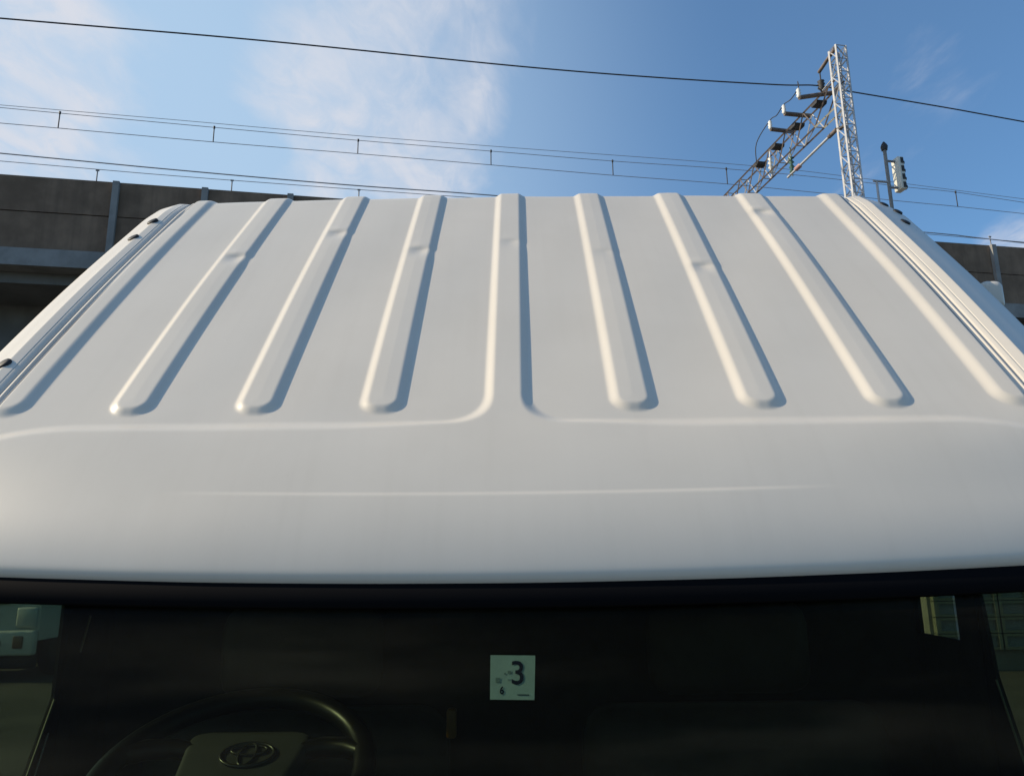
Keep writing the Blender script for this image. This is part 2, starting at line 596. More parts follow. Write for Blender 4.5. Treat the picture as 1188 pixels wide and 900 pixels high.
# ------------------------------------------------------------------ mast and beam
TB = 1.6
tb = onwall(985.5, 218, TB)
tt = onwall(972, 57, TB)
ztop = tt.z
TC = onwall(981, 140, TB)
TC = Vector((TC.x, TC.y, 0))                    # tower axis
HW = 0.24
PD = -WN                                        # away from the camera, across the tracks
mast = thing('catenary_mast', 'tall grey lattice mast with a truss beam reaching over the railway tracks', 'mast',
             Vector((TC.x, TC.y, z_led + 0.6)))
zb0 = z_led + 0.6
corners = [TC + WD * (sx * HW) + PD * (sy * HW) for sx, sy in ((-1, -1), (1, -1), (1, 1), (-1, 1))]
for c in corners:
    MB().bar((c.x, c.y, zb0), (c.x, c.y, ztop), 0.05, 4, False).build('mast_leg', M_STEEL, mast)
lat = MB()
H = ztop - zb0
nl = int(H / 0.62)
for i in range(nl):
    za, zc_ = zb0 + H * i / nl, zb0 + H * (i + 1) / nl
    for f in range(4):
        a, b = corners[f], corners[(f + 1) % 4]
        A, B = (a, b) if i % 2 else (b, a)
        lat.bar((A.x, A.y, za), (B.x, B.y, zc_), 0.028, 4, False)
        lat.bar((a.x, a.y, zc_), (b.x, b.y, zc_), 0.024, 4, False)
lo = lat.build('lattice_bars', M_STEEL, mast, 'stuff')

zu = onwall(972, 92, TB).z
far_pt = hit(858, 213.5, (0, 0, zu), (0, 0, 1))
BD = Vector((far_pt.x - TC.x, far_pt.y - TC.y, 0)).normalized()   # direction of the beam over the tracks
BS = Vector((BD.y, -BD.x, 0))                   # sideways, to the right
VN = BS                                         # normal of the vertical plane of the beam


def onbeam(px, py, side=0.0):
    return hit(px, py, TC + BS * side, VN)


lower0 = onbeam(951, 148)
LD = (lower0 - TC).dot(BD)
zl = lower0.z
BL = 16.0
BWH = 0.22


def bp(d, z, side=0.0):
    p = TC + BD * d + BS * side
    return Vector((p.x, p.y, z))


for sd in (-BWH, BWH):
    MB().bar(bp(0.1, zu, sd), bp(BL, zu, sd), 0.055, 4, False).build('upper_chord', M_BROWN, mast)
    MB().bar(bp(LD, zl, sd), bp(BL, zl, sd), 0.055, 4, False).build('lower_chord', M_BROWN, mast)
    MB().bar(bp(LD, zl, sd), bp(0.6, zu, sd), 0.04, 4, False).build('end_brace', M_BROWN, mast)
    MB().bar(bp(LD, zl, sd), bp(0.1, zl, sd), 0.05, 4, False).build('end_strut', M_CREAM, mast)
tr = MB()
trg = MB()
nd = 9
for i in range(nd):
    da, db = LD + (BL - LD) * i / nd, LD + (BL - LD) * (i + 1) / nd
    dm = (da + db) / 2
    for sd in (-BWH, BWH):
        (tr if sd < 0 else trg).bar(bp(da, zl, sd), bp(dm, zu, sd), 0.032, 4, False).bar(bp(dm, zu, sd), bp(db, zl, sd), 0.032, 4, False)
    trg.bar(bp(da, zl, -BWH), bp(da, zl, BWH), 0.03, 4, False).bar(bp(dm, zu, -BWH), bp(dm, zu, BWH), 0.03, 4, False)
    trg.bar(bp(da, zl, -BWH), bp(db, zl, BWH), 0.024, 4, False)
tr.build('near_truss_bars', M_BROWN, mast, 'stuff')
trg.build('far_truss_bars', M_STEEL, mast, 'stuff')
# the far column that carries the other end of the beam
for sx in (-1, 1):
    MB().bar(bp(BL, z_led + 0.6, sx * BWH), bp(BL, zu + 0.6, sx * BWH), 0.07, 4, False).build('far_leg', M_STEEL, mast)
fb = MB()
for i in range(14):
    za = z_led + 0.6 + i * 0.7
    fb.bar(bp(BL, za, -BWH * (1 if i % 2 else -1)), bp(BL, za + 0.7, BWH * (1 if i % 2 else -1)), 0.03, 4, False)
fb.build('far_column_bars', M_STEEL, mast, 'stuff')
# gusset plates under the upper chord
for (x, y) in ((950, 121), (925, 149), (902, 172), (882, 193)):
    d = (onbeam(x, y) - TC).dot(BD)
    MB().prism([bp(d - 0.26, zu - 0.06, -BWH - .03), bp(d + 0.26, zu - 0.06, -BWH - .03), bp(d + 0.2, zu - 0.18, -BWH - .03), bp(d - 0.2, zu - 0.18, -BWH - .03)],
               BS * (2 * BWH + .06)).build('gusset_plate', M_WIRE, mast)
# cross arms with insulators at their tips
tips = []
for (jx, jy, ex, ey) in ((960, 117.5, 927, 113.5), (933, 136, 910, 132), (915, 154, 894, 150)):
    d = (onbeam(jx, jy - 3) - TC).dot(BD)
    d = max(d, 0.9)
    j = bp(d, zu + 0.08)
    e = hit(ex, ey, j, PD)
    e = Vector((e.x, e.y, e.z))
    am = MB().bar(j + WD * 0.3, e, 0.10, 6)
    arm = am.build('cross_arm', M_BROWN, mast)
    prof = [(0.0, .05), (.08, .11), (.12, .06), (.22, .11), (.26, .06), (.36, .10), (.45, .04)]
    MB().lathe(e, ZV, prof, 10).build('insulator', M_PORC, arm)
    tips.append(e + ZV * 0.45)
# top bracket with hanging insulator that carries the feeder
td = (onbeam(950, 82) - TC).dot(BD)
z_a = tt.z - 0.15
arm = MB().bar(bp(-0.2, z_a, -HW), bp(td, z_a), 0.08, 6).build('top_bracket', M_BROWN, mast)
MB().bar(bp(td, z_a - 1.0), bp(0.25, z_a - 0.9), 0.03, 5).build('bracket_stay', M_STEEL, arm)
e = bp(td - 0.05, z_a)
MB().bar(e, e - ZV * 0.45, 0.03, 5).lathe(e - ZV * 0.45, -ZV, [(0, .05), (.05, .16), (.15, .08), (.2, .17), (.32, .08), (.37, .17), (.5, .06), (.62, .05)], 10).build('insulator', M_WIRE, arm)
FEED_BACK = TB + td * BD.dot(PD)
# feeder wire on that insulator
wire('feeder_wire', [(0, 21.5), (300, 47), (600, 77), (760, 90), (900, 98.5), (947, 99.5), (987, 106.5), (1100, 125.5), (1188, 141.5)], 0.031, FEED_BACK, M_WIRE,
     'topmost thick dark wire crossing the whole sky to the mast')
# jumper from the feeder over the three arms
j0 = onwall(926, 99, FEED_BACK)
jp = [j0]
prev = j0
for tp in tips:
    midp = (prev + tp) / 2 - ZV * (0.12 if prev is not j0 else -0.25)
    jp += [midp, tp]
    prev = tp
last = tips[-1]
jp += [last - WD * 0.45 - ZV * 0.9 + PD * 0.6, last - WD * 0.35 - ZV * 1.9 + PD * 0.9]
Q = []
for i in range(len(jp) - 1):
    p0, p1, p2, p3 = jp[max(i - 1, 0)], jp[i], jp[i + 1], jp[min(i + 2, len(jp) - 1)]
    for k in range(6):
        t = k / 6
        Q.append(((p1 * 2) + (p2 - p0) * t + (p0 * 2 - p1 * 5 + p2 * 4 - p3) * t * t + (p1 * 3 - p0 - p2 * 3 + p3) * t ** 3) * 0.5)
Q.append(jp[-1])
jr = thing('jumper_wire', 'thin looping jumper wire resting on the three arm insulators', 'wire', jp[2])
MB().tube(Q, 0.024, 5).build('cable', M_WIRE, jr)
# cantilever pipe holding the catenary, with insulators
ca, cb = onbeam(971, 150, -0.25), onbeam(914, 206, -0.25)
cant = MB().bar(ca, cb, 0.055, 6).build('cantilever_pipe', M_STEEL, mast)
dcb = (cb - ca).normalized()
MB().bar(ca, ca + dcb * 0.6, 0.09, 6).bar(TC + ZV * ca.z, ca, 0.07, 6).build('pipe_clamp', M_BROWN, cant)
ci = ca + dcb * ((cb - ca).length * 0.72)
MB().lathe(ci, dcb, [(0, .05), (.07, .12), (.14, .06), (.21, .12), (.28, .06), (.35, .12), (.42, .05)], 10).build('insulator', M_RED, cant)
for (x, y, mt) in ((915, 182, M_GREENI), (891, 183, M_PORC)):
    d = (onbeam(x, y) - TC).dot(BD)
    p = bp(d, onbeam(x, y).z, BWH * .5)
    ins = MB().bar(p + ZV * 0.5, p - ZV * 1.0, 0.03, 5)
    ins.lathe(p, -ZV, [(0, .04), (.06, .14), (.16, .04), (.3, .14), (.38, .04), (.55, .14), (.62, .04), (.78, .14), (.85, .04)], 10)
    ins.build('hanging_insulator', mt, mast)

# ------------------------------------------------------------------ railway signal
SB = 1.2
s0, s1 = onwall(1033.5, 228, SB), onwall(1026, 172, SB)
SX = onwall(1029.5, 200, SB)
sig = thing('railway_signal', 'cream railway signal head with black hoods on a short pole beside the mast', 'signal', Vector((SX.x, SX.y, z_led + 0.6)))
MB().bar((SX.x, SX.y, z_led + 0.6), (SX.x, SX.y, s1.z), 0.07, 8).build('signal_pole', M_CONC2, sig)
MB().lathe((SX.x, SX.y, s1.z), ZV, [(-.1, .12), (.05, .15), (.15, .11), (.28, .03)], 8).build('pole_cap', M_WIRE, sig)
hc = onwall(1043, 203, SB)
ht, hb = onwall(1043, 184.5, SB).z, onwall(1043, 221.5, SB).z
# the head looks along the track to the right, its back to the left
head = MB().rbox(Vector((hc.x, hc.y, (ht + hb) / 2)), (0.28, 0.44, ht - hb), 0.05, WAX).build('signal_head', M_SIGW, sig)
hh = ht - hb
for i in range(4):
    c = Vector((hc.x, hc.y, ht - hh * (i + 0.5) / 4)) + WD * 0.14
    hd = MB()
    hd.lathe(c, WD, [(0, .10), (.12, .105), (.12, .085), (0.02, .08)], 10)
    hd.build('hood', M_WIRE, head)
    MB().box(c - WD * 0.10 - PD * 0.225, (0.13, 0.02, hh / 4 - 0.12), WAX).build('side_slot', M_WIRE, head)
for z in (ht - 0.15, hb + 0.12):
    MB().bar((SX.x, SX.y, z), (hc.x, hc.y, z), 0.05, 6).build('mounting_arm', M_WIREG, sig)
MB().bar(Vector((SX.x, SX.y, hb + 0.35)) - WD * 0.7, Vector((SX.x, SX.y, hb + 0.35)), 0.05, 6).bar(Vector((SX.x, SX.y, hb + 0.35)) - WD * 0.55, Vector((SX.x, SX.y, hb - 0.6)) - WD * 0.55, 0.05, 6).build('side_bracket', M_STEEL, sig)

# ================================================================== the white truck
truck = thing('white_truck', 'white small truck seen close from the front with a ribbed sloping roof', 'truck', (0, 0.8, 0))


def prof_pt(py, off):
    """profile point (Y, Zrel) at pixel row py where the rib at u=.435 shows 'off' pixels from the middle"""
    z = 0.435 * FPX / off
    up = z * (450 - py) / FPX
    return z * math.cos(PITCH) - up * math.sin(PITCH), z * math.sin(PITCH) + up * math.cos(PITCH)


def rowpix(Y, Z):
    z = Y * math.cos(PITCH) + Z * math.sin(PITCH)
    up = -Y * math.sin(PITCH) + Z * math.cos(PITCH)
    return 450 - FPX * up / z


# main sloping sheet, from the rear roll-over down to the front edge: (direction angle at arc length) integrated
pA = prof_pt(232, 275.5)
pB = prof_pt(298, 323)
pC = prof_pt(470, 437)
ang0 = math.atan2(pA[1] - pB[1], pA[0] - pB[0])
ang1 = math.atan2(pB[1] - pC[1], pB[0] - pC[0])
ds = 0.0005
# march from pC upwards (towards the rear)
up_pts = [pC]
angs = [ang1 + R(0.6)]
Ltop = math.hypot(pA[0] - pC[0], pA[1] - pC[1])
s = 0
while s < Ltop + 0.155:
    if s < Ltop + 0.011:
        a = (ang1 + R(0.6)) + (ang0 - R(1.6) - ang1) * (s / Ltop)
        aend = a
        s_end = s
    elif s < Ltop + 0.060:
        a = aend * (1 - sstep((s - s_end) / 0.060))
    else:
        a = -R(85) * sstep((s - Ltop - 0.072) / 0.05)
    up_pts.append((up_pts[-1][0] + ds * math.cos(a), up_pts[-1][1] + ds * math.sin(a)))
    angs.append(a)
    s += ds
dn_pts, dn_ang = [], []
p = pC
s = 0
while True:
    py = rowpix(*p)
    if py < 500:
        a = ang1 + R(1.2)
    elif py < 573:
        a = ang1 + R(1.2) + (R(58) - ang1 - R(1.2)) * (py - 500) / 73
    else:
        a = R(58) + R(22) * ((py - 573) / 90) ** 1.5
    if py > 663:
        break
    p = (p[0] - ds * math.cos(a), p[1] - ds * math.sin(a))
    dn_pts.append(p)
    dn_ang.append(a)
edge = p
# tuck under into the seal
for k in range(60):
    a = R(80) + R(124) * sstep((k + 4) / 44)
    p = (p[0] - ds * math.cos(a), p[1] - ds * math.sin(a))
    dn_pts.append(p)
    dn_ang.append(a)
prof = np.array(up_pts[::-1] + dn_pts)
pang = np.array(angs[::-1] + dn_ang)
ns = len(prof)
rows_px = np.array([rowpix(*q) for q in prof])
i_C = len(up_pts) - 1
arc = np.arange(ns) * ds
arc_of = lambda py: arc[(np.abs(rows_px[200:-70] - py)).argmin() + 200]
# rear silhouette = smallest row
i_top = int(rows_px.argmin())
nrm = np.stack([-np.sin(pang), np.cos(pang)], 1)
# light smoothing of the profile normals
ker = np.ones(25) / 25
nrm = np.stack([np.convolve(np.pad(nrm[:, i], 12, mode='edge'), ker, 'valid') for i in (0, 1)], 1)

sel = np.unique(np.concatenate([np.arange(0, i_top + 60, 4), np.arange(i_top + 60, ns, 4), [ns - 1]]))
A = arc[sel]
us = np.unique(np.round(np.concatenate([np.linspace(-0.595, 0.595, 900)]), 5))
U, AA = np.meshgrid(us, A)
s_rib_end = arc_of(479.5)
s_step = arc_of(486)
s_crease = arc_of(576)
RH, RW = 0.0057, 0.0136       # bead height, width of its flank


def seg_sd(U, AA, uc, hw, s_end, rad):
    """signed distance to a bar from the far rear to s_end with rounded front corners"""
    qx = np.abs(U - uc) - (hw - rad)
    qy = (AA - s_end) + rad
    return np.hypot(np.maximum(qx, 0), np.maximum(qy, 0)) + np.minimum(np.maximum(qx, qy), 0) - rad


def bead(sd, w, h):
    return h * (0.90 * sstep(-sd / w) + 0.10 * np.clip(-sd / 0.028, 0, 1))


def smin(a, b, k):
    hh = np.clip(0.5 + 0.5 * (b - a) / k, 0, 1)
    return b * (1 - hh) + a * hh - k * hh * (1 - hh)


hgt = np.zeros_like(U)
HWR = 0.0282
for k in (-3, -2, -1, 1, 2, 3):
    hgt = np.maximum(hgt, bead(seg_sd(U, AA, 0.145 * k, HWR, s_rib_end, 0.0255), RW, RH))
for sgn in (-1, 1):
    q = seg_sd(U, AA, sgn * 0.62, 0.0695, s_rib_end, 0.03)
    hgt = np.maximum(hgt, bead(q, RW + 0.003, RH))
# raised visor, joined to the middle bead by a fillet
qx = np.abs(U) - (0.70 - 0.22)
qy = (s_step - AA) + 0.22
vis = np.hypot(np.maximum(qx, 0), np.maximum(qy, 0)) + np.minimum(np.maximum(qx, qy), 0) - 0.22
rib0 = np.abs(U) - HWR
comb = smin(rib0, vis, 0.052)
wv = RW + 0.010 * sstep((AA - (s_step - 0.05)) / 0.05) * sstep((np.abs(U) - 0.03) / 0.20)
hgt = np.maximum(hgt, RH * sstep(-comb / wv))
# thin crease across the visor, dying out to both sides
fade = sstep((0.37 - np.abs(U + 0.01)) / 0.16)
hgt += 0.0010 * fade * sstep((AA - s_crease + 0.0016) / 0.0032) * (1 - sstep((AA - s_crease) / 0.07))
# dents where something pressed on the beads
dents = [(-0.435, 296, 0.004, 0.0035), (-0.29, 270, 0.002, 0.0030), (-0.145, 291, 0.003, 0.0030), (0, 283, 0.004, 0.0014),
         (0.147, 296, 0.003, 0.0010), (0.293, 313, -0.004, 0.0030), (0.432, 249, 0.0, 0.0035)]
for (uc, py, du, dep) in dents:
    sc_ = arc_of(py)
    # sharp crease on the rear side, soft run-out to the front
    rr = AA - sc_
    prof_s = np.where(rr < 0, np.exp(-(rr / 0.007) ** 2), np.exp(-(rr / 0.022) ** 2))
    hgt -= dep * np.exp(-((U - uc - du) / 0.014) ** 2) * prof_s
    hgt += dep * 0.18 * np.exp(-((U - uc) / 0.02) ** 2) * np.exp(-((rr + 0.016) / 0.009) ** 2)
# gentle oil-canning of the thin sheet
hgt += (0.0004 * np.sin(U * 21 + 1.0) * np.sin(AA * 9 + U * 3) + 0.00025 * np.sin(U * 37 + AA * 13)) * (1 - 0.8 * sstep((AA - s_step) / 0.05))
# edge groove towards the rails
hgt -= 0.004 * sstep((np.abs(U) - 0.585) / 0.005)


def warp(U, Y, Z, AA):
    """crown over the width, and the front corners drawn back"""
    front = sstep((AA - s_step + 0.02) / 0.16)
    Z = Z - 0.007 * (U / 0.6) ** 2 * (1 - front) * sstep((0.45 - (AA - arc[i_top])) / 0.45)
    Y = Y + front * 0.08 * U ** 2 + front * 0.08 * np.maximum(np.abs(U) - 0.46, 0) ** 2
    Z = Z + front * 0.045 * U ** 2
    return Y, Z


def surf(U, AA, H):
    PY = np.interp(AA, arc, prof[:, 0])
    PZ = np.interp(AA, arc, prof[:, 1])
    NY = np.interp(AA, arc, nrm[:, 0])
    NZ = np.interp(AA, arc, nrm[:, 1])
    Y, Z = warp(U, PY + NY * H, PZ + NZ * H, AA)
    back = np.clip(1 - (AA - arc[i_top]) / (s_rib_end - arc[i_top]), 0, 1)
    X = U + back * (0.024 * np.maximum(U, 0) ** 2 + 0.004 * np.minimum(U, 0) * -1 * 0.6) / 0.3364   # the panel widens slightly to the rear right
    X = X + (1 - back) * (-0.006 + 0.02 * np.maximum(U - 0.1, 0))
    return np.stack([X, Y, Z + CAM_H], -1)


roof = grid_mesh('roof_panel', surf(U, AA, hgt), M_PAINT, truck)

# side rails: channel floor, inner face, ridge, outer face, side drop
s_last = arc_of(657)
sA = np.unique(np.concatenate([np.linspace(arc[0], arc[i_top] + 0.12, 60), np.linspace(arc[i_top] + 0.12, s_last, 60)]))
top_in = arc[i_top]
rail_objs = {}


def rail_uh(sgn, u, h, rear):
    """the rail narrows and dips towards its rear end; the right one has the wider outer face"""
    if sgn > 0 and u > 0.6245:
        h = 0.0086 + (h - 0.0086) * (1.35 if u < 0.664 else 1.1)
        u = 0.6245 + (u - 0.6245) * 1.45
    if sgn < 0:
        if 0.6102 < u < 0.6235:
            h = 0.0064 + (h - 0.0064) * 0.45
        elif u >= 0.6235:
            h = 0.0070 + (h - 0.0086) * (0.82 if u < 0.664 else 1.0)
    k = 0.22 if sgn < 0 else 0.30
    return u - max(u - 0.615, 0) * k * rear, h * (1 - 0.55 * rear) - 0.004 * rear


for sgn in (-1, 1):
    sec = [(0.588, -0.004), (0.5945, -0.0005), (0.5950, 0.0030), (0.5985, 0.0032), (0.5990, 0.0005), (0.6012, 0.0005), (0.6018, 0.0040),
           (0.6040, 0.0044), (0.6046, 0.0047), (0.6050, 0.0049), (0.6078, 0.0057), (0.6082, 0.0058), (0.6085, 0.0050), (0.6094, 0.0052), (0.6098, 0.00615), (0.6102, 0.0064), (0.6107, 0.00655), (0.6150, 0.0078), (0.6196, 0.0091), (0.6204, 0.0093), (0.6212, 0.0095), (0.6222, 0.0096), (0.6232, 0.0092), (0.6245, 0.0086), (0.640, 0.0021), (0.6590, -0.0059), (0.6635, -0.0085), (0.667, -0.014), (0.669, -0.03), (0.669, -0.06)]
    pts = np.zeros((len(sA), len(sec), 3))
    for i, a in enumerate(sA):
        rear = float(sstep(1 - (a - top_in + 0.02) / 0.10))   # 1 at the rear end
        for j, (u, h) in enumerate(sec):
            uu, hh = rail_uh(sgn, u, h, rear)
            pts[i, j] = surf(np.array(sgn * uu), np.array(a), np.array(hh))
    rail = grid_mesh('roof_rail', pts, M_PAINT, truck)
    rail_objs[sgn] = rail
    # rubber strip lying in the channel
    st = np.zeros((len(sA), 5, 3))
    for i, a in enumerate(sA):
        for j, (u, h) in enumerate(((0.5872, -0.004), (0.5882, 0.0010), (0.5905, 0.0020), (0.5930, 0.0012), (0.5942, -0.002))):
            st[i, j] = surf(np.array(sgn * u), np.array(a), np.array(h))
    grid_mesh('channel_strip', st, M_GROOVE, truck)


def plug(sgn, px, py, r, parent):
    """oval black rubber plug seated on the outer face of the rail"""
    best = None
    for a in np.linspace(top_in, s_last, 400):
        for u in np.linspace(0.622, 0.660, 27):
            rear = float(sstep(1 - (a - top_in + 0.02) / 0.10))
            uu, h = rail_uh(sgn, u, np.interp(u, [0.6245, 0.640, 0.659], [0.0086, 0.0021, -0.0059]), rear)
            q = surf(np.array(sgn * uu), np.array(a), np.array(h))
            x, y = proj(q)
            e = (x - px) ** 2 + (y - py) ** 2
            if best is None or e < best[0]:
                best = (e, a, uu, h, q)
    _, a, u, h, q = best
    n = Vector((sgn * 0.33, np.interp(a, arc, nrm[:, 0]), np.interp(a, arc, nrm[:, 1]))).normalized()
    mb = MB()
    mb.lathe(Vector(q) - n * 0.004, n, [(0, r * 1.0), (.0048, r), (.0062, r * .9), (.0068, r * .6), (.0070, r * .2)], 14)
    mb.build('rubber_plug', M_RUBBER, parent)


plug(-1, 177, 257, 0.0098, rail_objs[-1])
plug(-1, 155, 276, 0.0098, rail_objs[-1])
plug(-1, 5, 422, 0.0095, rail_objs[-1])
plug(1, 1026, 238, 0.0085, rail_objs[1])
plug(1, 1050, 258, 0.0092, rail_objs[1])
plug(1, 1047, 238, 0.0088, rail_objs[1])

# ------------------------------------------------------------------ windscreen and its seal
eY, eZ = edge
WS = R(61)                                       # slope of the glass


def front_shift(u):
    return 0.08 * u ** 2 + 0.08 * max(abs(u) - 0.46, 0) ** 2


def ws_pt(u, s, off=0.0):
    """s: metres down the glass from the roof edge; off: outwards"""
    y = eY + 0.012 - s * math.cos(WS) + front_shift(u) - off * math.sin(WS)
    z = eZ + 0.006 - s * math.sin(WS) + 0.045 * u ** 2 * max(0, 1 - s / 0.25) + off * math.cos(WS)
    return Vector((u, y, z + CAM_H))


def sheet(u0, u1, s0_, s1_, off, nu=40, nsn=12, bend=0.0):
    P = np.zeros((nsn, nu, 3))
    for i, s in enumerate(np.linspace(s0_, s1_, nsn)):
        for j, u in enumerate(np.linspace(u0, u1, nu)):
            P[i, j] = ws_pt(u, s, off)
    return P


def solid_sheet(name, u0, u1, s0_, s1_, o0, o1, material, parent, nu=40, nsn=12):
    mb = MB()
    a = sheet(u0, u1, s0_, s1_, o1, nu, nsn)
    b = sheet(u0, u1, s0_, s1_, o0, nu, nsn)
    V = list(map(tuple, a.reshape(-1, 3))) + list(map(tuple, b.reshape(-1, 3)))
    N = nu * nsn
    F = []
    for i in range(nsn - 1):
        for j in range(nu - 1):
            q = i * nu + j
            F.append((q, q + 1, q + nu + 1, q + nu))
            F.append((N + q, N + q + nu, N + q + nu + 1, N + q + 1))
    for j in range(nu - 1):
        F.append((j + 1, j, N + j, N + j + 1))
        q = (nsn - 1) * nu + j
        F.append((q, q + 1, N + q + 1, N + q))
    for i in range(nsn - 1):
        q = i * nu
        F.append((q, q + nu, N + q + nu, N + q))
        q = i * nu + nu - 1
        F.append((q + nu, q, N + q, N + q + nu))
    mb.add(V, F, True)
    return mb.build(name, material, parent)


ws = solid_sheet('windscreen', -0.585, 0.585, -0.004, 0.62, -0.004, 0.0, M_GLASS, truck)
# black band along the top of the glass
# find the glass length at which the row 706 is reached
sb = 0.0
while proj(ws_pt(0, sb))[1] < 706:
    sb += 0.0005
solid_sheet('windscreen_band', -0.60, 0.60, -0.012, sb, 0.001, 0.005, M_SEAL, truck, 40, 4)
solid_sheet('seal_lip', -0.60, 0.60, -0.030, -0.002, -0.004, 0.009, M_SEAL, truck, 40, 4)

# inspection sticker on the inside of the glass
c00 = None


def ws_hit(px, py, off):
    """point of the glass sheet seen at a pixel (flat middle part of the glass)"""
    nW = Vector((0, -math.sin(WS), math.cos(WS)))
    p0 = ws_pt(0, 0.1, off)
    return hit(px, py, p0, nW)


sq = [ws_hit(569, 759.5, -0.006), ws_hit(621, 760, -0.006), ws_hit(620, 811.5, -0.006), ws_hit(568.5, 811, -0.006)]
nW = Vector((0, -math.sin(WS), math.cos(WS)))
ex = (sq[1] - sq[0])
ey = (sq[3] - sq[0])
stk = MB().prism(sq, -nW * 0.0006).build('inspection_sticker', M_STICK, truck)
stk['label'] = 'square pale inspection sticker with a large dark 3'


def glyph(txt, fx, fy, h, material, fat=0.0, sx=1.0, name='printed_digit'):
    """flat printed character; fx, fy = centre in sticker fractions, h = height fraction"""
    cu = bpy.data.curves.new('glyph', 'FONT')
    cu.body = txt
    cu.align_x, cu.align_y = 'CENTER', 'CENTER'
    cu.offset = fat
    cu.size = 1.0
    cu.resolution_u = 6
    t = bpy.data.objects.new('glyph', cu)
    COL.objects.link(t)
    dg = bpy.context.evaluated_depsgraph_get()
    me = bpy.data.meshes.new_from_object(t.evaluated_get(dg))
    bpy.data.objects.remove(t)
    co = np.array([v.co[:] for v in me.vertices])
    lo_, hi_ = co.min(0), co.max(0)
    cen = (lo_ + hi_) / 2
    k = h / (hi_[1] - lo_[1])
    base = ROOTLOC[truck.name]
    for v in me.vertices:
        x = (v.co.x - cen[0]) * k * sx
        y = (v.co.y - cen[1]) * k
        p = sq[0] + ex * (fx + x) + ey * (fy - y) + nW * 0.0005
        v.co = p - base
    me.materials.clear()
    me.materials.append(material)
    o = bpy.data.objects.new(name, me)
    COL.objects.link(o)
    o.parent = stk
    return o


glyph('3', 0.60, 0.40, 0.54, M_NAVY, 0.008, 0.92)
glyph('6', 0.255, 0.80, 0.18, M_NAVY, 0.03, 0.8)


def patch(x0, y0, x1, y1, material, name):
    q = [sq[0] + ex * x + ey * y + nW * 0.0004 for x, y in ((x0, y0), (x1, y0), (x1, y1), (x0, y1))]
    return MB().add(q, [(0, 1, 2, 3)]).build(name, material, stk)


patch(0.12, 0.52, 0.22, 0.63, M_PALE, 'printed_mark')
patch(0.38, 0.36, 0.46, 0.43, M_PALE, 'printed_mark')
patch(0.30, 0.41, 0.345, 0.445, M_PALE, 'printed_mark')
patch(0.38, 0.555, 0.45, 0.575, M_PALE, 'printed_mark')
patch(0.58, 0.885, 0.84, 0.905, M_NAVY, 'printed_line')

# ------------------------------------------------------------------ cab shell
XS = 0.668
zc_ = CAM_H
rearY = float(prof[i_top][0]) + 0.03
topZ = float(prof[i_top][1]) + zc_


def side_panel(sgn):
    """upper side skin between the rail and the door, follows the roof line"""
    a = np.linspace(arc[i_top], s_last, 30)
    up_ = [Vector(surf(np.array(sgn * 0.655), np.array(x), np.array(-0.045))) for x in a]
    poly = [Vector((sgn * (XS - 0.008), p.y, p.z)) for p in up_]
    for (yy, zz) in ((poly[-1].y + 0.02, zc_ - 0.035), (0.93, zc_ + 0.09), (rearY, zc_ + 0.09)):
        poly.append(Vector((sgn * (XS - 0.008), yy, zz)))
    return MB().prism(poly, (-sgn * 0.03, 0, 0))


